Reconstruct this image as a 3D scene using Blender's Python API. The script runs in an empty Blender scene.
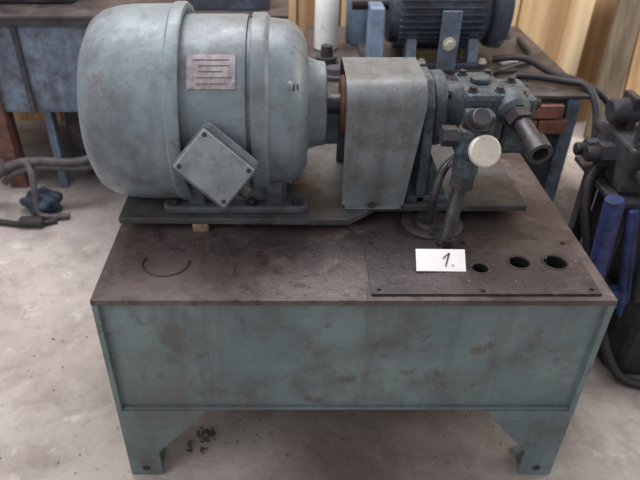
import bpy, bmesh, math, random
from mathutils import Vector, Matrix, Euler
random.seed(4)
S=bpy.context.scene
S.view_settings.view_transform='Standard'
S.view_settings.look='None'
COL=S.collection
def lin(c):
    return tuple(((x/255)/12.92 if x/255<=.04045 else ((x/255+.055)/1.055)**2.4) for x in c)+(1,)
# ---------------------------------------------------------------- materials
def mat_paint(name,base,base2,dirt,dirt_amt=.45,scale=6,rough=.5,metal=0.,stretch=(1,1,1),rust=None,rust_amt=.3,bump=.15,spec=.4,streak=False,scr=None,patches=()):
    m=bpy.data.materials.new(name); m.use_nodes=True
    n=m.node_tree.nodes; l=m.node_tree.links; b=n['Principled BSDF']
    tc=n.new('ShaderNodeTexCoord'); mp=n.new('ShaderNodeMapping'); mp.inputs['Scale'].default_value=stretch
    l.new(tc.outputs['Object'],mp.inputs[0])
    def noise(sc,det,off,rg=.6,src=None,st=None):
        t=n.new('ShaderNodeTexNoise'); t.inputs['Scale'].default_value=sc; t.inputs['Detail'].default_value=det; t.inputs['Roughness'].default_value=rg
        ad=n.new('ShaderNodeVectorMath'); ad.operation='ADD'; ad.inputs[1].default_value=(off,off*.7,off*1.3)
        s0=(src or mp).outputs['Object' if src else 0]
        if st:
            mq=n.new('ShaderNodeMapping'); mq.inputs['Scale'].default_value=st[0]; mq.inputs['Rotation'].default_value=st[1]; l.new(s0,mq.inputs[0]); s0=mq.outputs[0]
        l.new(s0,ad.inputs[0]); l.new(ad.outputs[0],t.inputs['Vector']); return t
    def ramp(src,a,bb):
        r=n.new('ShaderNodeMapRange'); r.inputs[1].default_value=a; r.inputs[2].default_value=bb; r.clamp=True
        l.new(src.outputs[0],r.inputs[0]); return r
    def mix(f,a,bb,fac=1.0):
        x=n.new('ShaderNodeMix'); x.data_type='RGBA'
        if fac!=1.0:
            mu=n.new('ShaderNodeMath'); mu.operation='MULTIPLY'; mu.inputs[1].default_value=fac; l.new(f.outputs[0],mu.inputs[0]); f=mu
        l.new(f.outputs[0],x.inputs[0])
        for i,c in ((6,a),(7,bb)):
            if isinstance(c,tuple): x.inputs[i].default_value=c
            else: l.new(c.outputs[2],x.inputs[i])
        return x
    n1=noise(scale,5,3.1); c=mix(ramp(n1,.38,.62),lin(base),lin(base2))
    n2=noise(scale*2.3,10,11.7,.7); c=mix(ramp(n2,.62-dirt_amt*.4,.74-dirt_amt*.2),c,lin(dirt),.75)
    n4=noise(scale*.6,3,41.,.5); c=mix(ramp(n4,.45,.7),c,lin(dirt),.35)
    if streak:
        t=noise(1.6,6,2.,.6,tc,((16,16,1.6),(0,0,0)))
        c=mix(ramp(t,.5,.72),c,lin(dirt),.55)
    if scr:
        for off,rot in ((5.,(.3,.2,.7)),(19.,(.1,.5,-.6))):
            t=noise(3.,4,off,.6,tc,((60,3,30),rot)); c=mix(ramp(t,.66,.72),c,lin(scr),.5)
    if rust:
        n3=noise(scale*4.1,8,27.3,.75,src=tc); 
        c=mix(ramp(n3,.66-rust_amt*.3,.72-rust_amt*.2),c,lin(rust),.8)
    for (sx,sy,sz,r0,r1,col,amt) in patches:   # soft-edged colour patches by position, oil near the pump among them
        d=n.new('ShaderNodeVectorMath'); d.operation='DISTANCE'; d.inputs[1].default_value=(sx,sy,sz); l.new(tc.outputs['Object'],d.inputs[0])
        nn=n.new('ShaderNodeMath'); nn.operation='MULTIPLY_ADD'; nn.inputs[1].default_value=.3; l.new(n2.outputs[0],nn.inputs[0]); l.new(d.outputs['Value'],nn.inputs[2])
        r=ramp(nn,r0+.15,r1+.15); r.inputs[3].default_value=1; r.inputs[4].default_value=0; c=mix(r,c,lin(col),amt)
    l.new(c.outputs[2],b.inputs['Base Color'])
    r=ramp(n2,.2,.8); r.inputs[3].default_value=max(.05,rough-.15); r.inputs[4].default_value=min(1,rough+.2); l.new(r.outputs[0],b.inputs['Roughness'])
    b.inputs['Metallic'].default_value=metal
    b.inputs['Specular IOR Level'].default_value=spec
    if bump:
        bp=n.new('ShaderNodeBump'); bp.inputs['Strength'].default_value=bump; bp.inputs['Distance'].default_value=.01
        nb=noise(scale*7,8,5.5,.7,src=tc); l.new(nb.outputs[0],bp.inputs['Height']); l.new(bp.outputs[0],b.inputs['Normal'])
    return m
M={}
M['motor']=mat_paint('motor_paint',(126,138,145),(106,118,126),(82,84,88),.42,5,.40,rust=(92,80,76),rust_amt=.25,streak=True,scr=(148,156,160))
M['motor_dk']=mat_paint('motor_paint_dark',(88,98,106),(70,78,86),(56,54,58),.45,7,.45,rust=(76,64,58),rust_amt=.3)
M['tankfront']=mat_paint('tank_teal_paint',(114,132,135),(92,109,113),(84,80,78),.34,4,.5,rust=(84,72,66),rust_amt=.28,streak=True,scr=(134,146,148),
    patches=((-.40,0,.25,.0,.14,(84,80,78),.5),(.42,0,.50,.0,.16,(78,82,84),.5)))
M['tanktop']=mat_paint('oily_tank_top',(82,70,69),(62,52,53),(114,104,102),.2,7,.40,rust=(46,36,36),rust_amt=.5,bump=.3,scr=(102,92,90),
    patches=((.22,.27,.545,.08,.26,(38,31,33),.75),(-.15,.24,.545,.02,.16,(44,36,37),.6),(-.36,.06,.545,.02,.14,(112,101,98),.4)))
M['lid']=mat_paint('lid_plate_metal',(64,54,55),(50,42,44),(92,82,81),.2,9,.40,rust=(38,30,31),rust_amt=.45,bump=.3,scr=(92,83,81),
    patches=((.22,.19,.55,.02,.14,(36,30,32),.6),))
M['oil']=mat_paint('oily_black_metal',(50,44,46),(38,34,37),(70,64,64),.25,12,.4,bump=.3)
M['plate']=mat_paint('base_plate_steel',(86,88,92),(66,66,70),(50,45,46),.45,9,.42,rust=(84,70,64),rust_amt=.3)
M['guard']=mat_paint('guard_sheet',(120,126,130),(100,107,112),(80,78,78),.42,8,.4,metal=.05,rust=(90,80,76),rust_amt=.28,streak=True,scr=(146,150,152))
M['pump']=mat_paint('pump_teal',(88,104,112),(64,78,88),(46,47,53),.5,14,.42,rust=(42,40,42),rust_amt=.6,bump=.3)
M['fit']=mat_paint('fitting_steel',(78,76,80),(60,58,62),(44,40,42),.4,20,.35,metal=.4,bump=.2)
M['silver']=mat_paint('brushed_cap',(204,199,188),(186,180,170),(152,145,134),.25,20,.45,metal=.1,bump=.05)
M['lidgrey']=mat_paint('terminal_lid',(130,138,142),(112,120,125),(92,91,92),.3,14,.4,scr=(150,155,158))
M['name']=mat_paint('nameplate_metal',(166,160,164),(142,132,138),(104,96,100),.35,40,.4,metal=.3,bump=.05)
M['black']=mat_paint('black_rubber',(42,40,44),(32,30,34),(58,54,56),.3,14,.5,bump=.2)
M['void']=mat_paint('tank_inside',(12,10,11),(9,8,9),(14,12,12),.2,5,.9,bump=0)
M['blue']=mat_paint('blue_paint',(116,132,152),(92,108,130),(62,60,64),.45,7,.5,rust=(74,64,60),rust_amt=.4,streak=True)
M['blue2']=mat_paint('blue_motor_paint',(82,92,110),(58,64,78),(48,46,50),.5,10,.45,rust=(60,52,50),rust_amt=.35)
M['cobalt']=mat_paint('cobalt_paint',(62,76,132),(48,58,104),(40,40,52),.4,12,.5,rust=(44,42,48),rust_amt=.4)
M['dkmetal']=mat_paint('dark_machine_metal',(78,76,82),(54,53,60),(38,36,40),.4,16,.45,metal=.1,bump=.35)
M['rust']=mat_paint('rusty_red_steel',(120,80,70),(92,62,56),(64,50,46),.4,14,.7)
M['brick']=mat_paint('red_brick',(150,100,86),(124,82,72),(92,70,64),.4,14,.8)
M['greasy']=mat_paint('greasy_bench_top',(74,66,66),(52,47,49),(104,97,94),.25,9,.42,bump=.3,scr=(96,88,86))
M['white']=mat_paint('white_plastic',(224,224,224),(210,210,212),(180,176,170),.15,10,.5,bump=.02)
M['paper']=mat_paint('paper',(248,244,246),(242,238,242),(228,222,222),.1,15,.8,bump=0)
M['ink']=mat_paint('ink',(30,32,60),(26,28,50),(24,24,40),.1,15,.8,bump=0)
M['palebl']=mat_paint('pale_blue_paint',(128,148,172),(104,124,150),(82,86,92),.35,9,.5)
M['cable']=mat_paint('grey_cable',(88,84,88),(66,64,68),(48,46,50),.3,20,.6)
M['packing']=mat_paint('wood_packing',(140,120,98),(112,94,78),(76,62,54),.3,30,.8)
M['cloth']=mat_paint('rag_blue',(66,80,96),(44,54,68),(30,30,36),.4,40,.9)
M['leaf']=mat_paint('dry_leaf',(96,82,68),(70,60,52),(120,108,90),.3,40,.9,bump=0)
# concrete floor
def mat_floor():
    m=bpy.data.materials.new('concrete_floor'); m.use_nodes=True
    n=m.node_tree.nodes; l=m.node_tree.links; b=n['Principled BSDF']
    tc=n.new('ShaderNodeTexCoord')
    def nz(s,d,r=.6,off=0):
        t=n.new('ShaderNodeTexNoise'); t.inputs['Scale'].default_value=s; t.inputs['Detail'].default_value=d; t.inputs['Roughness'].default_value=r
        ad=n.new('ShaderNodeVectorMath'); ad.inputs[1].default_value=(off,off,0); l.new(tc.outputs['Object'],ad.inputs[0]); l.new(ad.outputs[0],t.inputs['Vector']); return t.outputs[0]
    def mr(s,a,c,lo=0,hi=1):
        r=n.new('ShaderNodeMapRange'); r.inputs[1].default_value=a; r.inputs[2].default_value=c; r.inputs[3].default_value=lo; r.inputs[4].default_value=hi; l.new(s,r.inputs[0]); return r.outputs[0]
    def mx(f,a,c):
        x=n.new('ShaderNodeMix'); x.data_type='RGBA'; l.new(f,x.inputs[0])
        for i,q in ((6,a),(7,c)):
            if isinstance(q,tuple): x.inputs[i].default_value=q
            else: l.new(q,x.inputs[i])
        return x.outputs[2]
    c=mx(mr(nz(1.6,6),.35,.65),lin((190,181,178)),lin((168,158,154)))
    c=mx(mr(nz(6,12,.75,4),.48,.68),c,lin((142,131,126)))
    c=mx(mr(nz(22,10,.75,9),.58,.74),c,lin((114,102,96)))
    c=mx(mr(nz(11,6,.6,19),.60,.74),c,lin((206,199,196)))
    def blob(x,y,r0,r1,a=.85):
        d=n.new('ShaderNodeVectorMath'); d.operation='DISTANCE'; d.inputs[1].default_value=(x,y,0); l.new(tc.outputs['Object'],d.inputs[0])
        nn=n.new('ShaderNodeMath'); nn.operation='MULTIPLY_ADD'; nn.inputs[1].default_value=.5; l.new(nz(5,8,.7,x),nn.inputs[0]); l.new(d.outputs['Value'],nn.inputs[2])
        return mr(nn.outputs[0],r0+.25,r1+.25,a,0)
    c=mx(blob(1.15,.85,.45,.85,.95),c,lin((50,44,46)))
    c=mx(blob(.02,.02,.02,.36,.95),c,lin((96,83,77)))  # oil-stained middle, darkened further to paint in the tank's shade
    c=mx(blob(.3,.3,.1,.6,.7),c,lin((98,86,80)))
    c=mx(blob(-.7,1.85,.5,1.0,.9),c,lin((78,71,71)))  # shade beneath the rear-left tank, painted into the floor colour
    c=mx(blob(-.3,1.1,.3,.8,.8),c,lin((92,84,82)))
    c=mx(blob(-.75,.35,.0,.2,.4),c,lin((110,98,92)))
    l.new(c,b.inputs['Base Color']); b.inputs['Roughness'].default_value=.85
    bp=n.new('ShaderNodeBump'); bp.inputs['Strength'].default_value=.5; bp.inputs['Distance'].default_value=.01; l.new(nz(24,10,.7),bp.inputs['Height']); l.new(bp.outputs[0],b.inputs['Normal'])
    return m
def mat_wood(name,a,c2):
    m=bpy.data.materials.new(name); m.use_nodes=True
    n=m.node_tree.nodes; l=m.node_tree.links; b=n['Principled BSDF']
    tc=n.new('ShaderNodeTexCoord'); mp=n.new('ShaderNodeMapping'); mp.inputs['Scale'].default_value=(11,11,.6); l.new(tc.outputs['Object'],mp.inputs[0])
    t=n.new('ShaderNodeTexNoise'); t.inputs['Scale'].default_value=2.2; t.inputs['Detail'].default_value=8; t.inputs['Distortion'].default_value=.6; l.new(mp.outputs[0],t.inputs['Vector'])
    r=n.new('ShaderNodeValToRGB'); r.color_ramp.elements[0].position=.3; r.color_ramp.elements[1].position=.72; r.color_ramp.elements[0].color=lin(c2); r.color_ramp.elements[1].color=lin(a)
    l.new(t.outputs[0],r.inputs[0]); l.new(r.outputs[0],b.inputs['Base Color']); b.inputs['Roughness'].default_value=.75
    return m
M['wood']=mat_wood('pine_board',(222,192,150),(186,152,110)); M['wood2']=mat_wood('pine_board_dark',(194,160,118),(146,116,82)); M['wood3']=mat_wood('pine_board_pale',(230,208,172),(198,168,128)); M['wood4']=mat_wood('weathered_board',(122,108,88),(78,68,58))
# ---------------------------------------------------------------- mesh helpers
def empty(name):
    e=bpy.data.objects.new(name,None); COL.objects.link(e); e.empty_display_size=.05; return e
def fin(name,bm,mat,par=None,bev=0,smooth=True,seg=2):
    bmesh.ops.recalc_face_normals(bm,faces=bm.faces)
    me=bpy.data.meshes.new(name); bm.to_mesh(me); bm.free()
    o=bpy.data.objects.new(name,me); COL.objects.link(o)
    me.materials.append(M[mat] if isinstance(mat,str) else mat)
    if par: o.parent=par
    if smooth:
        for p in me.polygons: p.use_smooth=True
        md=o.modifiers.new('es','EDGE_SPLIT'); md.split_angle=math.radians(38)
    if bev:
        if smooth: o.modifiers.remove(o.modifiers[0])
        for p in me.polygons: p.use_smooth=False
        md=o.modifiers.new('bev','BEVEL'); md.width=bev; md.segments=seg; md.limit_method='ANGLE'; md.angle_limit=math.radians(35)
    return o
def box(name,x,y,z,mat,par=None,bev=.003):
    bm=bmesh.new(); bmesh.ops.create_cube(bm,size=1)
    for v in bm.verts: v.co=Vector(((x[0]+x[1])/2+v.co.x*(x[1]-x[0]),(y[0]+y[1])/2+v.co.y*(y[1]-y[0]),(z[0]+z[1])/2+v.co.z*(z[1]-z[0])))
    return fin(name,bm,mat,par,bev,False)
def obox(name,c,s,rot,mat,par=None,bev=.003):
    R=rot if isinstance(rot,Matrix) else Euler([math.radians(a) for a in rot]).to_matrix()
    bm=bmesh.new(); bmesh.ops.create_cube(bm,size=1)
    for v in bm.verts: v.co=Vector(c)+R@Vector((v.co.x*s[0],v.co.y*s[1],v.co.z*s[2]))
    return fin(name,bm,mat,par,bev,False)
def lathe(name,prof,org,axis,mat,par=None,seg=64,cap=True,bev=0):
    ax=Vector(axis).normalized(); q=ax.to_track_quat('Z','Y'); org=Vector(org)
    bm=bmesh.new(); rings=[]
    for a,r in prof:
        if r<1e-5: rings.append([bm.verts.new(org+ax*a)])
        else: rings.append([bm.verts.new(org+q@Vector((r*math.cos(2*math.pi*i/seg),r*math.sin(2*math.pi*i/seg),a))) for i in range(seg)])
    for A,B in zip(rings[:-1],rings[1:]):
        for i in range(seg):
            j=(i+1)%seg
            if len(A)==1 and len(B)==1: continue
            if len(A)==1: bm.faces.new((A[0],B[i],B[j]))
            elif len(B)==1: bm.faces.new((A[i],A[j],B[0]))
            else: bm.faces.new((A[i],A[j],B[j],B[i]))
    if cap:
        if len(rings[0])>1: bm.faces.new(rings[0])
        if len(rings[-1])>1: bm.faces.new(rings[-1])
    return fin(name,bm,mat,par,bev)
def cyl(name,p0,p1,r,mat,par=None,r2=None,seg=32,ch=.0):
    p0=Vector(p0);p1=Vector(p1);L=(p1-p0).length; r2=r if r2 is None else r2
    pr=[(0,r-ch),(ch,r),(L-ch,r2),(L,r2-ch)] if ch else [(0,r),(L,r2)]
    return lathe(name,pr,p0,p1-p0,mat,par,seg)
def hexn(name,p0,p1,r,mat,par=None): return cyl(name,p0,p1,r,mat,par,seg=6)
def ring(name,p0,p1,ro,ri,mat,par=None,seg=32):
    L=(Vector(p1)-Vector(p0)).length
    return lathe(name,[(L*.3,0.0001),(L*.3,ri),(L,ri),(L,ro),(0,ro),(0,.0001)],p0,Vector(p1)-Vector(p0),mat,par,seg,cap=False)
def tube(name,pts,r,mat,par=None,seg=12,n=10):
    P=[Vector(p) for p in pts]; P=[P[0]*2-P[1]]+P+[P[-1]*2-P[-2]]; C=[]
    for k in range(1,len(P)-2):
        for i in range(n):
            t=i/n; a,b,c,d=P[k-1:k+3]
            C.append(.5*((2*b)+(c-a)*t+(2*a-5*b+4*c-d)*t*t+(3*b-a-3*c+d)*t**3))
    C.append(P[-2]); bm=bmesh.new(); rings=[]; up=Vector((.13,.21,.97))
    for i,c in enumerate(C):
        T=(C[min(i+1,len(C)-1)]-C[max(i-1,0)]).normalized()
        U=(up-T*up.dot(T)); U=U.normalized() if U.length>1e-4 else T.orthogonal().normalized(); V=T.cross(U); up=U
        rings.append([bm.verts.new(c+(U*math.cos(2*math.pi*j/seg)+V*math.sin(2*math.pi*j/seg))*r) for j in range(seg)])
    for A,B in zip(rings[:-1],rings[1:]):
        for j in range(seg): bm.faces.new((A[j],A[(j+1)%seg],B[(j+1)%seg],B[j]))
    bm.faces.new(rings[0]); bm.faces.new(rings[-1])
    return fin(name,bm,mat,par)
def prism(name,poly,plane,a,b,mat,par=None,bev=.002):
    bm=bmesh.new()
    def P(u,v,w): return {'XY':(u,v,w),'XZ':(u,w,v),'YZ':(w,u,v)}[plane]
    A=[bm.verts.new(P(u,v,a)) for u,v in poly]; B=[bm.verts.new(P(u,v,b)) for u,v in poly]
    bm.faces.new(A); bm.faces.new(B[::-1]); n=len(poly)
    for i in range(n): bm.faces.new((A[i],A[(i+1)%n],B[(i+1)%n],B[i]))
    return fin(name,bm,mat,par,bev,False)
def bolt(name,p,ax,r,mat,par):
    p=Vector(p); ax=Vector(ax).normalized()
    cyl(name+'_washer',p,p+ax*r*.3,r*1.5,mat,par,seg=20); hexn(name,p+ax*r*.3,p+ax*r*1.2,r,mat,par)
def cut(o,cutters):
    for c in cutters:
        md=o.modifiers.new('b','BOOLEAN'); md.operation='DIFFERENCE'; md.object=c; md.solver='EXACT'
    dg=bpy.context.evaluated_depsgraph_get(); me=bpy.data.meshes.new_from_object(o.evaluated_get(dg))
    o.modifiers.clear(); o.data=me
# ---------------------------------------------------------------- room
bm=bmesh.new(); bmesh.ops.create_grid(bm,x_segments=1,y_segments=1,size=4)
for v in bm.verts: v.co.y+=-.6 if v.co.y<0 else -1.9
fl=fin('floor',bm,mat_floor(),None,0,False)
WY=2.05
w=empty('wall_back'); x=-3.2; k=0
mm=['wood','wood2','wood3']
while x<3.2:
    wd=random.choice([.17,.20,.23]); 
    y0=WY+random.choice([0,0,.008])
    box('board_%d'%k,(x,x+wd-.007),(y0,WY+.025),(0,2.5),mm[k%3] if random.random()<.7 else 'wood2',w,.003); x+=wd; k+=1
box('back_sheet',(-3.2,3.5),(WY+.026,WY+.04),(0,2.5),'wood4',w,0)
box('stud_1',(1.16,1.24),(WY-.07,WY-.001),(0,2.5),'wood3',w,.003)
box('stud_2',(.20,.28),(WY-.07,WY-.001),(0,2.5),'wood',w,.003)
Lb=empty('leaning_boards')
for i in range(3):
    obox('board_%d'%i,(1.37+.13*i,1.90,.33+.02*i),(.12,.025,.66+.04*i),(-8,2-2*i,0),'wood4' if i!=1 else 'wood2',Lb,.003)
# ---------------------------------------------------------------- main tank
T=empty('hydraulic_oil_tank')
ZB,ZT=.229,.545
top=box('top_plate',(-.5,.5),(0,.633),(ZT-.012,ZT),'tanktop',T,0)
body=box('tank_body',(-.488,.488),(.012,.62),(ZB,ZT-.0125),'tankfront',T,0)
lid=box('access_lid',(.035,.475),(.014,.195),(ZT,ZT+.005),'lid',T,0)
holes=[(.262,.095,.016),(.346,.115,.0205),(.420,.115,.0225)]
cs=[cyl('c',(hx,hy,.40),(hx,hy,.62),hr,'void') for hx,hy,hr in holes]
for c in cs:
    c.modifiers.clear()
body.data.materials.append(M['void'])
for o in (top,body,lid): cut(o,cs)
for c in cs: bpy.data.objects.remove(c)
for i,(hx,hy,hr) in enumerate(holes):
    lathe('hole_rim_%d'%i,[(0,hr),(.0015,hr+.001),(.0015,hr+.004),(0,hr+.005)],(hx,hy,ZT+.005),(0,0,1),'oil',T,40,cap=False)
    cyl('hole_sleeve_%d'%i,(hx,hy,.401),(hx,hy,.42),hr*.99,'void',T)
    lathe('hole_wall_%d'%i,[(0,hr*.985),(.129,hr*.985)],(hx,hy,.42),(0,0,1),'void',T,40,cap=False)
for i,(a,b) in enumerate([(.05,.028),(.46,.028),(.05,.182),(.46,.182),(.25,.185),(.25,.024)]): bolt('lid_screw_%d'%i,(a,b,ZT+.005),(0,0,1),.0035,'oil',T)
for s,nm in ((-1,'left'),(1,'right')):
    xs=sorted((s*.5,s*.488))
    box('side_plate_'+nm,xs,(.0,.633),(ZB,ZT-.0125),'tankfront',T,.001)
    for y0,y1,w2 in ((.0,.010,'front'),(.623,.633,'back')):
        prism('leg_%s_%s'%(nm,w2),[(s*.5,0),(s*.425,0),(s*.425,.085),(s*.305,ZB-.0005),(s*.5,ZB-.0005)],'XZ',y0,y1,'tankfront',T,.001)
    for y0,y1,y2,w2 in ((.0102,.075,.19,'front'),(.6228,.56,.44,'back')):
        prism('leg_side_%s_%s'%(nm,w2),[(y0,0),(y1,0),(y1,.085),(y2,ZB-.001),(y0,ZB-.001)],'YZ',s*.4999,s*.49,'tankfront',T,.001)
        box('foot_%s_%s'%(nm,w2),sorted((s*.4899,s*.43)),sorted((y0+(.0003 if y0<.3 else -.0003),y1)),(0,.008),'tankfront',T,.001)
        bolt('foot_bolt_%s_%s'%(nm,w2),(s*.46,(y0+y1)/2,.008),(0,0,1),.009,'oil',T)
    cyl('anchor_hole_'+nm,(s*.462,-.001,.028),(s*.462,.001,.028),.009,'oil',T)
box('bottom_rail',(-.487,.487),(.004,.0115),(ZB,ZB+.006),'tankfront',T,.001)
pts=[(-.375+.048*math.cos(t),.120+.045*math.sin(t),ZT) for t in [math.radians(a) for a in range(160,390,23)]]
tube('grease_ring',pts,.003,'oil',T,6)
tube('grease_ring_upper',[(-.375+.05*math.cos(t),.125+.045*math.sin(t),ZT) for t in [math.radians(a) for a in range(50,110,20)]],.0025,'oil',T,6)
lathe('suction_flange',[(0,.068),(.008,.068),(.010,.064),(.010,.04),(.018,.036),(.018,.0)],(.195,.262,ZT),(0,0,1),'oil',T)
for i in range(6):
    a=i*math.pi/3+.3; bolt('flange_bolt_%d'%i,(.195+.054*math.cos(a),.262+.054*math.sin(a),ZT+.010),(0,0,1),.005,'oil',T)
box('packing_block_1',(-.335,-.30),(.232,.33),(ZT,ZT+.0195),'packing',T,.002)
box('packing_block_2',(-.42,-.36),(.50,.59),(ZT,ZT+.0195),'packing',T,.002)
box('packing_block_3',(-.06,-.0),(.29,.6),(ZT,ZT+.0195),'plate',T,.002)
box('packing_block_4',(.30,.38),(.36,.59),(ZT,ZT+.0195),'plate',T,.002)
# ---------------------------------------------------------------- motor
Mo=empty('electric_motor'); AY,AZ=.395,.776; PZ=.58
prism('base_plate',[(-.495,.235),(.005,.228),(.045,.262),(.07,.285),(.41,.285),(.41,.60),(-.495,.60)],'XY',.5648,PZ,'plate',Mo,.002)
O=(0,AY,AZ); AX=(1,0,0)
lathe('fan_cowl',[(-.543,0),(-.543,.09),(-.541,.135),(-.535,.163),(-.523,.183),(-.503,.196),(-.478,.203),(-.445,.2065),(-.36,.2080),(-.356,.2115),(-.338,.2120),(-.333,.209),(-.333,.199),(-.342,.188)],O,AX,'motor',Mo,96)
lathe('frame',[(-.36,.0),(-.36,.180),(-.350,.185),(-.330,.187),(-.215,.187),(-.207,.185),(-.205,.178),(-.199,.178),(-.197,.190),(-.172,.190),(-.167,.187),(-.162,.180),(-.130,.176),(-.108,.166),(-.094,.150),(-.086,.130),(-.082,.1),(-.070,.094),(-.062,.092),(-.047,.090),(-.044,.085),(-.044,.0)],O,AX,'motor',Mo,96)
for i in range(4):
    a=math.pi/4+i*math.pi/2+.2
    p=Vector((-.165,AY+.158*math.cos(a),AZ+.158*math.sin(a)))
    cyl('bell_lug_%d'%i,p+Vector((-.01,0,0)),p+Vector((.050,0,0)),.017,'motor',Mo,ch=.004); bolt('bell_bolt_%d'%i,p+Vector((.050,0,0)),(1,0,0),.009,'fit',Mo)
cyl('shaft',(-.05,AY,AZ),(.03,AY,AZ),.024,'fit',Mo)
lathe('coupling_half',[(0,.03),(0,.058),(.004,.062),(.05,.062),(.054,.058),(.054,.03)],(-.012,AY,AZ),AX,'rust',Mo)
for s,nm in ((-1,'front'),(1,'back')):
    y0=AY+s*.145; y1=AY+s*.075
    yy=sorted((y0,y1))
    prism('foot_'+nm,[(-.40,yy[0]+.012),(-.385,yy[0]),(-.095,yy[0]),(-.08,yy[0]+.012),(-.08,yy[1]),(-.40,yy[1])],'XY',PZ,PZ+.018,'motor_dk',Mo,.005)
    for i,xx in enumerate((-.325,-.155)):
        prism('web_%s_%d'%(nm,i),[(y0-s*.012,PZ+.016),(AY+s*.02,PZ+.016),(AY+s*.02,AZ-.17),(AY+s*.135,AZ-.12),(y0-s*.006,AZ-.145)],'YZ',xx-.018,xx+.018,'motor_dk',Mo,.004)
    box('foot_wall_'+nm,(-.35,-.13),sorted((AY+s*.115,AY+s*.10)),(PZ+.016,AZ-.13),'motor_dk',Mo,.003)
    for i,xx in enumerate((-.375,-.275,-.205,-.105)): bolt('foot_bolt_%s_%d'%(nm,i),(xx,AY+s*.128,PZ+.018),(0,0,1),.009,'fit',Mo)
bm=bmesh.new(); V=[]
for r in (.1875,.1895):
    for i in range(9):
        a=math.radians(49-10.5+21*i/8)
        for xx in (-.318,-.225): V.append(bm.verts.new((xx,AY-r*math.sin(a),AZ+r*math.cos(a))))
for L in (0,18):
    for i in range(8): bm.faces.new([V[L+2*i],V[L+2*i+1],V[L+2*i+3],V[L+2*i+2]])
for i in range(8):
    for k in (0,1): bm.faces.new([V[2*i+k],V[2*i+2+k],V[20+2*i+k],V[18+2*i+k]])
for q in (0,16): bm.faces.new([V[q],V[q+1],V[q+19],V[q+18]])
fin('nameplate',bm,'name',Mo)
for i in range(5):
    a=math.radians(42+i*3.6); 
    obox('plate_line_%d'%i,(-.272+.006*(i%2),AY-.1898*math.sin(a),AZ+.1898*math.cos(a)),(.07-.012*(i%3),.0014,.0008),(math.degrees(a),0,0),'motor_dk',Mo,0)
nrm=Vector((.10,-.90,.36)).normalized()
xa=Vector((1,0,0)); xa=(xa-nrm*xa.dot(nrm)).normalized()
za=nrm.cross(xa)
if za.z<0: za=-za
th=math.radians(-40); u=xa*math.cos(th)+za*math.sin(th); v=-xa*math.sin(th)+za*math.cos(th)
Rm=Matrix((u,nrm,v)).transposed()
C=Vector((-.264,.140,.752))
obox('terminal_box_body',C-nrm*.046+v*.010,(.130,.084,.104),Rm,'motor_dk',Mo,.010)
obox('terminal_box_rim',C-nrm*.0065,(.132,.006,.104),Rm,'motor_dk',Mo,.003)
obox('terminal_box_lid',C,(.124,.007,.094),Rm,'lidgrey',Mo,.003)
for i,(a,b) in enumerate(((-1,-1),(1,-1),(-1,1),(1,1))): bolt('lid_screw_%d'%i,C+u*a*.053+v*b*.038+nrm*.0035,nrm,.003,'fit',Mo)
cyl('cable_gland',C-nrm*.03+u*.055,C-nrm*.03+u*.085,.013,'fit',Mo,ch=.003)
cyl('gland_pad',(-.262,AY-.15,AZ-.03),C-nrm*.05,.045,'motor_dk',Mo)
# ---------------------------------------------------------------- coupling guard (bent sheet)
G=empty('coupling_guard')
def ushell(name,x0,x1,x1t,yc,hw,zb,zt,rad,th,mat,par):
    def path(h,r,zt):
        P=[(yc-h,zb)]
        for i in range(9): a=math.pi-i*math.pi/2/8; P.append((yc-h+r+r*math.cos(a),zt-r+r*math.sin(a)))
        for i in range(9): a=math.pi/2-i*math.pi/2/8; P.append((yc+h-r+r*math.cos(a),zt-r+r*math.sin(a)))
        P.append((yc+h,zb)); return P
    A=path(hw,rad,zt); B=path(hw-th,rad-th,zt-th)
    bm=bmesh.new(); vs=[[bm.verts.new((x0 if k==0 else x1+(x1t-x1)*min(1,(p[1]-zb)/(zt-zb-rad)),p[0],p[1])) for p in Q] for k in (0,1) for Q in (A,B)]
    n=len(A)
    for i in range(n-1):
        bm.faces.new((vs[0][i],vs[0][i+1],vs[2][i+1],vs[2][i])); bm.faces.new((vs[1][i],vs[1][i+1],vs[3][i+1],vs[3][i]))
        bm.faces.new((vs[0][i],vs[0][i+1],vs[1][i+1],vs[1][i])); bm.faces.new((vs[2][i],vs[2][i+1],vs[3][i+1],vs[3][i]))
    for k in (0,n-1): bm.faces.new((vs[0][k],vs[1][k],vs[3][k],vs[2][k]))
    return fin(name,bm,mat,par)
ushell('bent_sheet',-.006,.132,.157,AY,.108,PZ+.001,.858,.05,.003,'guard',G)
box('foot_flange',(.0,.125),(AY-.125,AY-.1055),(PZ,PZ+.003),'guard',G,.001)
box('foot_flange_back',(.0,.125),(AY+.1055,AY+.125),(PZ,PZ+.003),'guard',G,.001)
bolt('guard_bolt',(.06,AY-.116,PZ+.003),(0,0,1),.006,'fit',G)
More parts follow.
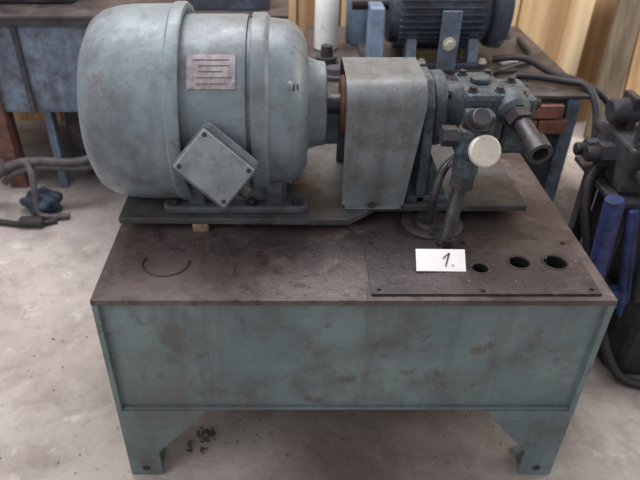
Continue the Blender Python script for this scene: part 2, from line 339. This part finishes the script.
# ---------------------------------------------------------------- pump
P=empty('hydraulic_pump'); AZ=.785; AY=.40
prism('mount_bracket',[(AY-.10,PZ),(AY+.10,PZ),(AY+.10,.70),(AY+.08,.80),(AY+.04,.845),(AY-.04,.845),(AY-.085,.80),(AY-.10,.70)],'YZ',.160,.182,'pump',P,.004)
box('bracket_foot',(.14,.235),(AY-.10,AY+.10),(PZ,PZ+.016),'pump',P,.004)
for i in (-1,1): prism('bracket_rib_%d'%i,[(.183,PZ+.016),(.23,PZ+.016),(.183,.70)],'XZ',AY+i*.085-.007,AY+i*.085+.007,'pump',P,.002)
for i in (-1,1): bolt('foot_bolt_%d'%i,(.212,AY+i*.055,PZ+.016),(0,0,1),.009,'fit',P)
lathe('round_flange',[(0,.0),(0,.078),(.004,.082),(.024,.082),(.028,.078),(.028,.0)],(.1825,AY,AZ-.02),AX,'pump',P)
for i in range(6):
    a=i*math.pi/3+.2; bolt('flange_bolt_%d'%i,(.211,AY+.066*math.cos(a),AZ-.02+.066*math.sin(a)),AX,.008,'fit',P)
cyl('neck',(.21,AY,AZ-.02),(.25,AY,AZ-.02),.058,'pump',P)
box('pump_body',(.245,.335),(AY-.078,AY+.07),(.672,.825),'pump',P,.012)
box('rear_cover',(.336,.40),(AY-.070,AY+.062),(.684,.812),'pump',P,.010)
box('side_relief_block',(.24,.30),(AY-.125,AY-.0785),(.735,.80),'pump',P,.008)
for i,(a,b) in enumerate(((-.05,.70),(-.05,.795),(.045,.795),(.045,.70))): bolt('cover_bolt_%d'%i,(.40,AY+a,b),AX,.009,'fit',P)
for i,(a,b) in enumerate(((.262,-.055),(.318,-.055),(.262,.045),(.318,.045),(.37,-.045),(.37,.035))): bolt('top_bolt_%d'%i,(a,AY+b,.825 if a<.34 else .812),(0,0,1),.008,'fit',P)
cyl('top_plug',(.29,AY,.825),(.29,AY,.838),.022,'pump',P,ch=.003)
a=Vector((.345,.335,.795)); b=Vector((.366,.185,.758)); d=(b-a).normalized()
lathe('outlet_boss',[(-.02,.034),(.02,.034),(.03,.026),(.03,.0)],a,d,'pump',P)
hexn('outlet_hex',a+d*.03,a+d*.06,.027,'fit',P)
cyl('outlet_pipe',a+d*.06,a+d*.125,.019,'fit',P)
ring('outlet_end',a+d*.12,a+d*.155,.025,.016,'fit',P)
cc=Vector((.236,.225,.744))
cyl('cross_vertical',cc+Vector((0,0,-.05)),cc+Vector((0,0,.055)),.026,'pump',P,ch=.004)
cyl('cross_to_body',cc+Vector((0,-.01,.01)),(.262,.30,.765),.022,'pump',P)
hexn('cross_left_nut',cc+Vector((-.030,0,.035)),cc+Vector((-.058,0,.035)),.021,'fit',P)
cyl('cross_left',cc+Vector((0,0,.035)),cc+Vector((-.034,0,.035)),.016,'pump',P)
g=Vector((.10,-.85,.45)).normalized()
cyl('cap_stem',cc,cc+g*.045,.021,'pump',P)
lathe('silver_cap',[(0,.026),(.0,.029),(.003,.031),(.013,.031),(.016,.028),(.0165,.0)],cc+Vector((.012,0,.0))+g*.045,g,'silver',P,48)
g2=Vector((.1,-.7,.75)).normalized(); q0=cc+Vector((.004,.01,.05))
hexn('upper_nut',q0,q0+g2*.03,.026,'fit',P); cyl('upper_stub',q0+g2*.03,q0+g2*.05,.019,'fit',P,ch=.003)
hexn('lower_nut',cc+Vector((-.004,-.004,-.078)),cc+Vector((0,0,-.05)),.026,'fit',P)
cyl('suction_pipe',(.2085,.182,ZT+.006),cc+Vector((-.004,-.004,-.07)),.0145,'fit',P)
cyl('pipe_collar',(.2085,.182,ZT+.0055),(.2105,.1835,ZT+.02),.02,'fit',P)
tube('drain_line',[(.235,.29,.70),(.20,.25,.69),(.185,.235,.64),(.19,.25,.565)],.009,'fit',P)
# ---------------------------------------------------------------- paper tag
Tg=empty('paper_tag')
t0=Vector((.181,.083,ZT+.0075)); vd=Vector((0,.032,.030)).normalized(); ud=Vector((1,.03,-.035)).normalized(); nd=ud.cross(vd).normalized()
Rt=Matrix((ud,vd,nd)).transposed()
obox('card',t0+vd*.0215,(.100,.045,.0008),Rt,'paper',Tg,0)
pc=t0+vd*.022+nd*.0012+ud*.012
tube('digit_stroke',[pc+ud*.006+vd*.014,pc+ud*.001+vd*.0,pc+ud*-.003+vd*-.013],.0012,'ink',Tg,6)
tube('digit_flag',[pc+ud*.006+vd*.014,pc+ud*-.001+vd*.009,pc+ud*-.008+vd*.003],.0010,'ink',Tg,6)
tube('digit_tick',[pc+ud*.010+vd*-.010,pc+ud*.013+vd*-.012],.0009,'ink',Tg,6)
# ---------------------------------------------------------------- rear-right bench tank with second motor
B=empty('steel_workbench')
box('bench_top',(-.06,.784),(.885,1.62),(.588,.60),'greasy',B,.002)
box('tank_shell',(-.04,.765),(.90,1.60),(.26,.5875),'blue2',B,.002)
for r in range(2):
    for i in range(3): box('brick_%d_%d'%(r,i),(.44+i*.092+r*.02,.526+i*.092+r*.02),(.872,.8995),(.53-r*.05,.573-r*.05),'brick',B,.003)
for i,(a,b) in enumerate(((-.03,.905),(.715,.893),(-.03,1.55),(.715,1.55))): box('leg_%d'%i,(a,a+.045),(b,b+.04),(0,.2595),'blue',B,.002)
box('corner_post',(.725,.764),(.886,.8995),(.10,.587),'blue',B,.002)
E=empty('electric_motor.001'); EY,EZ=1.22,.785
box('mount_plate',(.12,.62),(EY-.15,EY+.15),(.60,.612),'dkmetal',E,.002)
lathe('body',[(0,0),(0,.118),(.01,.122),(.30,.122),(.31,.116),(.33,.10),(.335,.0)],(.20,EY,EZ),AX,'blue2',E)
for i in range(40):
    a=i*2*math.pi/40; 
    if -2.3<math.atan2(math.sin(a),math.cos(a))<-.85: continue
    obox('fin_%d'%i,(.36,EY+.128*math.cos(a),EZ+.128*math.sin(a)),(.27,.018,.004),(math.degrees(a),0,0),'blue2',E,0)
lathe('fan_cover',[(0,.0),(0,.11),(.01,.135),(.05,.14),(.055,.13),(.055,.0)],(.52,EY,EZ),AX,'blue2',E)
for s in (-1,1):
    box('foot_%d'%s,(.24,.50),sorted((EY+s*.09,EY+s*.14)),(.612,.63),'blue2',E,.003)
    for k,xx in enumerate((.27,.47)): 
        prism('leg_%d_%d'%(s,k),[(EY+s*.13,.63),(EY+s*.06,.63),(EY+s*.06,EZ-.10),(EY+s*.10,EZ-.06)],'YZ',xx-.016,xx+.016,'blue',E,.003)
        bolt('bolt_%d_%d'%(s,k),(xx+.035,EY+s*.125,.63),(0,0,1),.01,'silver',E)
prism('front_bracket',[(EY-.155,.612),(EY-.143,.612),(EY-.143,.80),(EY-.155,.80)],'YZ',.35,.41,'blue',E,.002)
bolt('bracket_bolt',(.38,EY-.155,.70),(0,-1,0),.014,'silver',E)
cyl('shaft',(.08,EY,EZ),(.21,EY,EZ),.02,'fit',E)
prism('support_post',[(EY-.15,.612),(EY-.05,.612),(EY-.03,.80),(EY-.12,.80)],'YZ',.13,.175,'palebl',E,.004)
Cb=E
tube('cable_run',[(.60,1.03,.612),(.66,1.0,.617),(.735,.96,.617),(.78,.92,.617),(.80,.86,.57),(.80,.80,.45),(.82,.80,.3)],.012,'black',Cb)
tube('cable_run_2',[(.40,1.02,.612),(.50,1.04,.612),(.62,1.12,.613),(.70,1.2,.613),(.72,1.4,.613)],.010,'black',Cb)
tube('cable_run_3',[(.25,.96,.609),(.4,.93,.609),(.52,.95,.609),(.60,1.03,.61)],.009,'cable',Cb)
tube('cable_run_4',[(.54,1.10,.64),(.62,1.05,.66),(.70,1.0,.63),(.78,.95,.615),(.86,.90,.56),(.90,.82,.40),(.92,.80,.2),(.95,.80,.02)],.011,'black',Cb)
Pn=empty('paper_note'); obox('sheet',(.60,1.14,.613+.0125),(.06,.035,.001),(8,0,10),'paper',Pn,0)
obox('fold',(.60,1.14,.6195),(.05,.03,.012),(0,0,10),'paper',Pn,.001)
Bt=empty('plastic_bottle')
lathe('bottle',[(0,0),(0,.038),(.005,.042),(.17,.042),(.20,.028),(.215,.016),(.24,.016),(.24,0)],(.005,1.34,.60),(0,0,1),'white',Bt)
lathe('cap',[(0,.019),(.02,.019),(.022,0)],(.005,1.34,.84),(0,0,1),'blue',Bt,24)
Bp=empty('gas_canister')
lathe('can',[(0,0),(0,.05),(.01,.055),(.22,.055),(.26,.03),(.27,.02),(.31,.02),(.31,0)],(.135,1.42,.60),(0,0,1),'palebl',Bp)
Sc=empty('scrap_parts')
for i,(x,y,r,h) in enumerate([(.02,1.05,.05,.03),(.0,1.18,.035,.06),(.10,.95,.03,.025),(.66,1.48,.05,.05)]):
    lathe('flange_%d'%i,[(0,r),(h*.4,r),(h*.4,r*.6),(h,r*.55),(h,0)],(x,y,.6005),(0,0,1),'dkmetal',Sc,24)
# ---------------------------------------------------------------- rear-left tank
L=empty('hydraulic_oil_tank.001')
box('top',(-1.75,-.13),(1.35,1.95),(.70,.712),'greasy',L,.002)
box('shell',(-1.73,-.15),(1.37,1.93),(.34,.6995),'blue',L,.003)
box('front_rail',(-1.73,-.15),(1.358,1.3695),(.67,.699),'dkmetal',L,.002)
box('front_strap',(-1.13,-1.11),(1.355,1.3695),(.34,.669),'dkmetal',L,.002)
for i,(a,m) in enumerate(((-1.30,'rust'),(-1.09,'blue'),(-.22,'blue'))):
    box('leg_%d'%i,(a,a+(.07 if m=='rust' else .03)),(1.37,1.42),(0,.3395),m,L,.002)
    box('back_leg_%d'%i,(a,a+.03),(1.88,1.92),(0,.3395),'blue',L,.002)
box('rust_patch',(-1.30,-1.235),(1.35,1.3695),(.15,.46),'rust',L,.003)
box('under_tray',(-1.05,-.25),(1.46,1.87),(.12,.33),'dkmetal',L,.01)
for i in range(2): box('tray_skid_%d'%i,(-1.0+.65*i,-.95+.65*i),(1.48,1.86),(0,.1195),'dkmetal',L,.002)
Gb=empty('gearbox')
box('housing',(-1.35,-.93),(1.50,1.80),(.712,.86),'dkmetal',Gb,.02); cyl('gear_flange',(-.93,1.64,.80),(-.88,1.64,.80),.07,'fit',Gb)
for i in range(4): bolt('bolt_%d'%i,(-1.3+.11*i,1.53,.86),(0,0,1),.012,'fit',Gb)
Cr=empty('parts_crate')
for nm,x,y in (('front',(-.50,-.20),(1.42,1.435)),('back',(-.50,-.20),(1.685,1.70)),('left',(-.50,-.485),(1.4355,1.6845)),('right',(-.215,-.20),(1.4355,1.6845))): box('wall_'+nm,x,y,(.713,.86),'blue2',Cr,.003)
box('base',(-.484,-.216),(1.436,1.684),(.713,.725),'blue2',Cr,.002)
for i in range(9): 
    xx=-.45+.2*random.random(); yy=1.47+.16*random.random(); cyl('part_%d'%i,(xx,yy,.73+.02*i*.5),(xx+.05,yy+.03,.76+.015*i),.022,'dkmetal',Cr,seg=12)
H=empty('electric_cable')
tube('loop',[(-1.40,1.22,.10),(-1.27,1.22,.14),(-1.18,1.2,.20),(-1.08,1.2,.215),(-.95,1.22,.20),(-.86,1.26,.22),(-.80,1.33,.30),(-.78,1.345,.5)],.017,'cable',H)
tube('loop_2',[(-1.25,1.24,.10),(-1.17,1.2,.17),(-1.06,1.2,.19),(-.93,1.22,.175),(-.84,1.28,.18)],.013,'cable',H)
tube('drop',[(-1.12,1.19,.215),(-1.10,1.16,.17),(-1.10,1.14,.07),(-1.08,1.12,.02),(-.98,1.13,.014)],.012,'cable',H)
tube('floor_run',[(-1.45,1.1,.012),(-1.25,1.09,.012),(-1.12,1.07,.012),(-1.02,1.10,.012)],.012,'black',H)
cyl('plug',(-1.15,1.075,.022),(-1.06,1.075,.022),.022,'black',H,ch=.005)
bm=bmesh.new(); bmesh.ops.create_icosphere(bm,subdivisions=4,radius=1)
for v in bm.verts:
    c=v.co.copy(); f=1+.16*math.sin(5*c.x+3*c.y)*math.cos(4*c.z+4*c.y)+.06*math.sin(13*c.y+9*c.x)
    v.co=Vector((c.x*.075*f-1.10,c.y*.06*f+1.19,max(.001,.04+c.z*.05*f)))
fin('oily_rag',bm,'cloth')
# ---------------------------------------------------------------- right-hand valve assembly
Vb=empty('hydraulic_valve_bank')
for i,(x,y) in enumerate(((.70,.42),(.70,.60),(1.03,.42),(1.03,.60))): box('stand_leg_%d'%i,(x,x+.035),(y,y+.035),(0,.50),'dkmetal',Vb,.003)
box('stand_top',(.675,1.08),(.40,.66),(.50,.515),'dkmetal',Vb,.003)
prism('base_casting',[(.77,.36),(.80,.31),(1.1,.31),(1.1,.66),(.76,.66)],'XY',0,.24,'black',Vb,.02)
box('pump_case',(.75,1.04),(.44,.64),(.2405,.46),'black',Vb,.02)
cyl('blue_strut',(.672,.40,.53),(.690,.39,.22),.024,'cobalt',Vb,ch=.004)
cyl('blue_strut_2',(.725,.40,.50),(.78,.37,.18),.015,'cobalt',Vb,ch=.004)
box('strut_plate',(.69,.80),(.37,.40),(.20,.26),'cobalt',Vb,.004)
for i in range(4):
    x=.70+i*.09
    zt=.64 if i%2==0 else .62
    box('valve_block_%d'%i,(x,x+.08),(.44,.62),(.516,zt),'dkmetal' if i!=1 else 'blue2',Vb,.008)
    cyl('spool_%d'%i,(x+.04,.44,.575),(x+.04,.385,.57),.022,'fit',Vb,ch=.004); hexn('spool_nut_%d'%i,(x+.04,.385,.57),(x+.04,.365,.568),.026,'dkmetal',Vb)
    cyl('port_%d'%i,(x+.04,.48,zt),(x+.04,.48,zt+.04),.022,'dkmetal',Vb,ch=.003); hexn('port_nut_%d'%i,(x+.04,.48,zt+.035),(x+.04,.48,zt+.055),.026,'fit',Vb)
    for kk in (0,1): bolt('block_bolt_%d_%d'%(i,kk),(x+.018+.044*kk,.455,zt),(0,0,1),.008,'fit',Vb)
    cyl('side_spool_%d'%i,(x+.04,.62,.59),(x+.04,.69,.60),.024,'dkmetal',Vb,ch=.004)
hexn('end_nut',(.665,.53,.585),(.70,.53,.585),.032,'dkmetal',Vb)
cyl('end_stub',(.635,.53,.585),(.668,.53,.585),.02,'fit',Vb,ch=.003)
hexn('end_nut_2',(.665,.60,.565),(.70,.60,.565),.028,'blue2',Vb)
cyl('end_stub_2',(.64,.60,.565),(.668,.60,.565),.018,'fit',Vb,ch=.003)
cyl('cylinder_body',(.69,.58,.68),(1.0,.585,.70),.032,'dkmetal',Vb,ch=.005)
for i in range(2): box('cylinder_clamp_%d'%i,(.73+.14*i,.75+.14*i),(.55,.615),(.62,.725),'fit',Vb,.004)
cyl('lever',(.80,.62,.70),(.81,.68,.79),.008,'fit',Vb)
tube('hose_1',[(.74,.48,.69),(.74,.47,.73),(.74,.42,.73),(.74,.36,.63),(.75,.34,.45),(.78,.34,.26)],.014,'black',Vb)
tube('hose_2',[(.83,.48,.67),(.83,.46,.72),(.84,.40,.71),(.84,.34,.58),(.83,.33,.40),(.84,.33,.24)],.016,'black',Vb)
tube('hose_3',[(.70,.55,.55),(.66,.52,.5),(.66,.46,.40),(.70,.40,.25),(.78,.30,.03),(.92,.25,.018)],.013,'black',Vb)
# debris
D=bmesh.new()
for i in range(420):
    if i<160: x,y=random.uniform(-.42,.42),random.uniform(.02,.45)
    else: x,y=random.uniform(-1.3,-.55) if random.random()<.6 else random.uniform(-.6,1.0),random.uniform(-.3,1.2)
    if -.55<x<.55 and y>-.03 and i>=160: y=random.uniform(-.3,-.03)
    s=random.uniform(.001,.0035); q=Euler((random.random()*.5,random.random()*.5,random.random()*6)).to_matrix()
    vs=[D.verts.new(Vector((x,y,.002))+q@Vector(p)*s) for p in ((-1,-.6,0),(1,-.5,.1),(1.2,.5,0),(0,.8,.3),(-1,.5,0))]
    D.faces.new(vs)
fin('floor_debris',D,'leaf',None,0,False)
D=bmesh.new()
for i in range(260):
    x,y=random.uniform(-.48,.48),random.uniform(.02,.22)
    z=ZT+(.0065 if .03<x<.48 and y<.2 else .0015)
    s=random.uniform(.0008,.0022); q=Euler((random.random()*.4,random.random()*.4,random.random()*6)).to_matrix()
    D.faces.new([D.verts.new(Vector((x,y,z))+q@Vector(p)*s) for p in ((-1,-.6,0),(1,-.5,.1),(1.2,.5,0),(-1,.5,0))])
o=fin('grit',D,'packing',T,0,False)
D=bmesh.new()
for i in range(16):
    x,y=-.345+random.uniform(-.03,.03),.09+random.uniform(-.03,.04)
    s=random.uniform(.006,.014); q=Euler((random.random()*1.2,random.random()*1.2,random.random()*6)).to_matrix()
    vs=[D.verts.new(Vector((x,y,.008))+q@Vector(p)*s) for p in ((-1,-.4,0),(0,-.6,.2),(1.2,0,0),(0,.6,.3),(-1,.3,0))]
    D.faces.new(vs)
fin('dry_leaves',D,'leaf',None,0,False)
# ---------------------------------------------------------------- light
W=bpy.data.worlds.new('World'); S.world=W; W.use_nodes=True
bg=W.node_tree.nodes['Background']; bg.inputs[0].default_value=(1.0,.985,.985,1); bg.inputs[1].default_value=.62
def area(name,loc,tgt,size,pw,col):
    l=bpy.data.lights.new(name,'AREA'); l.shape='RECTANGLE'; l.size=size[0]; l.size_y=size[1]; l.energy=pw; l.color=col
    o=bpy.data.objects.new(name,l); COL.objects.link(o); o.location=loc; o.rotation_euler=(Vector(tgt)-Vector(loc)).to_track_quat('-Z','Y').to_euler(); return o
area('door_daylight',(-2.6,-1.4,2.4),(-.2,.5,.4),(2.2,1.8),38,(1,.98,.97))
area('roof_light',(-.4,1.3,2.9),(0,.7,.4),(1.8,.9),80,(1,.99,1))
area('wall_fill',(3.0,.9,1.9),(1.2,2.05,.7),(1.0,1.2),60,(1,.95,.87))  # added area lamp to brighten the board wall at right
# ---------------------------------------------------------------- camera
cam=bpy.data.cameras.new('camera'); co=bpy.data.objects.new('camera',cam); COL.objects.link(co)
co.location=(-.117,-.895,1.307); co.rotation_euler=(math.radians(90-34.8),0,0)
cam.sensor_width=36; cam.lens=36*618/640; cam.shift_x=28/640; cam.clip_start=.02
cam.dof.use_dof=True; cam.dof.focus_distance=1.22; cam.dof.aperture_fstop=4.0
S.camera=co
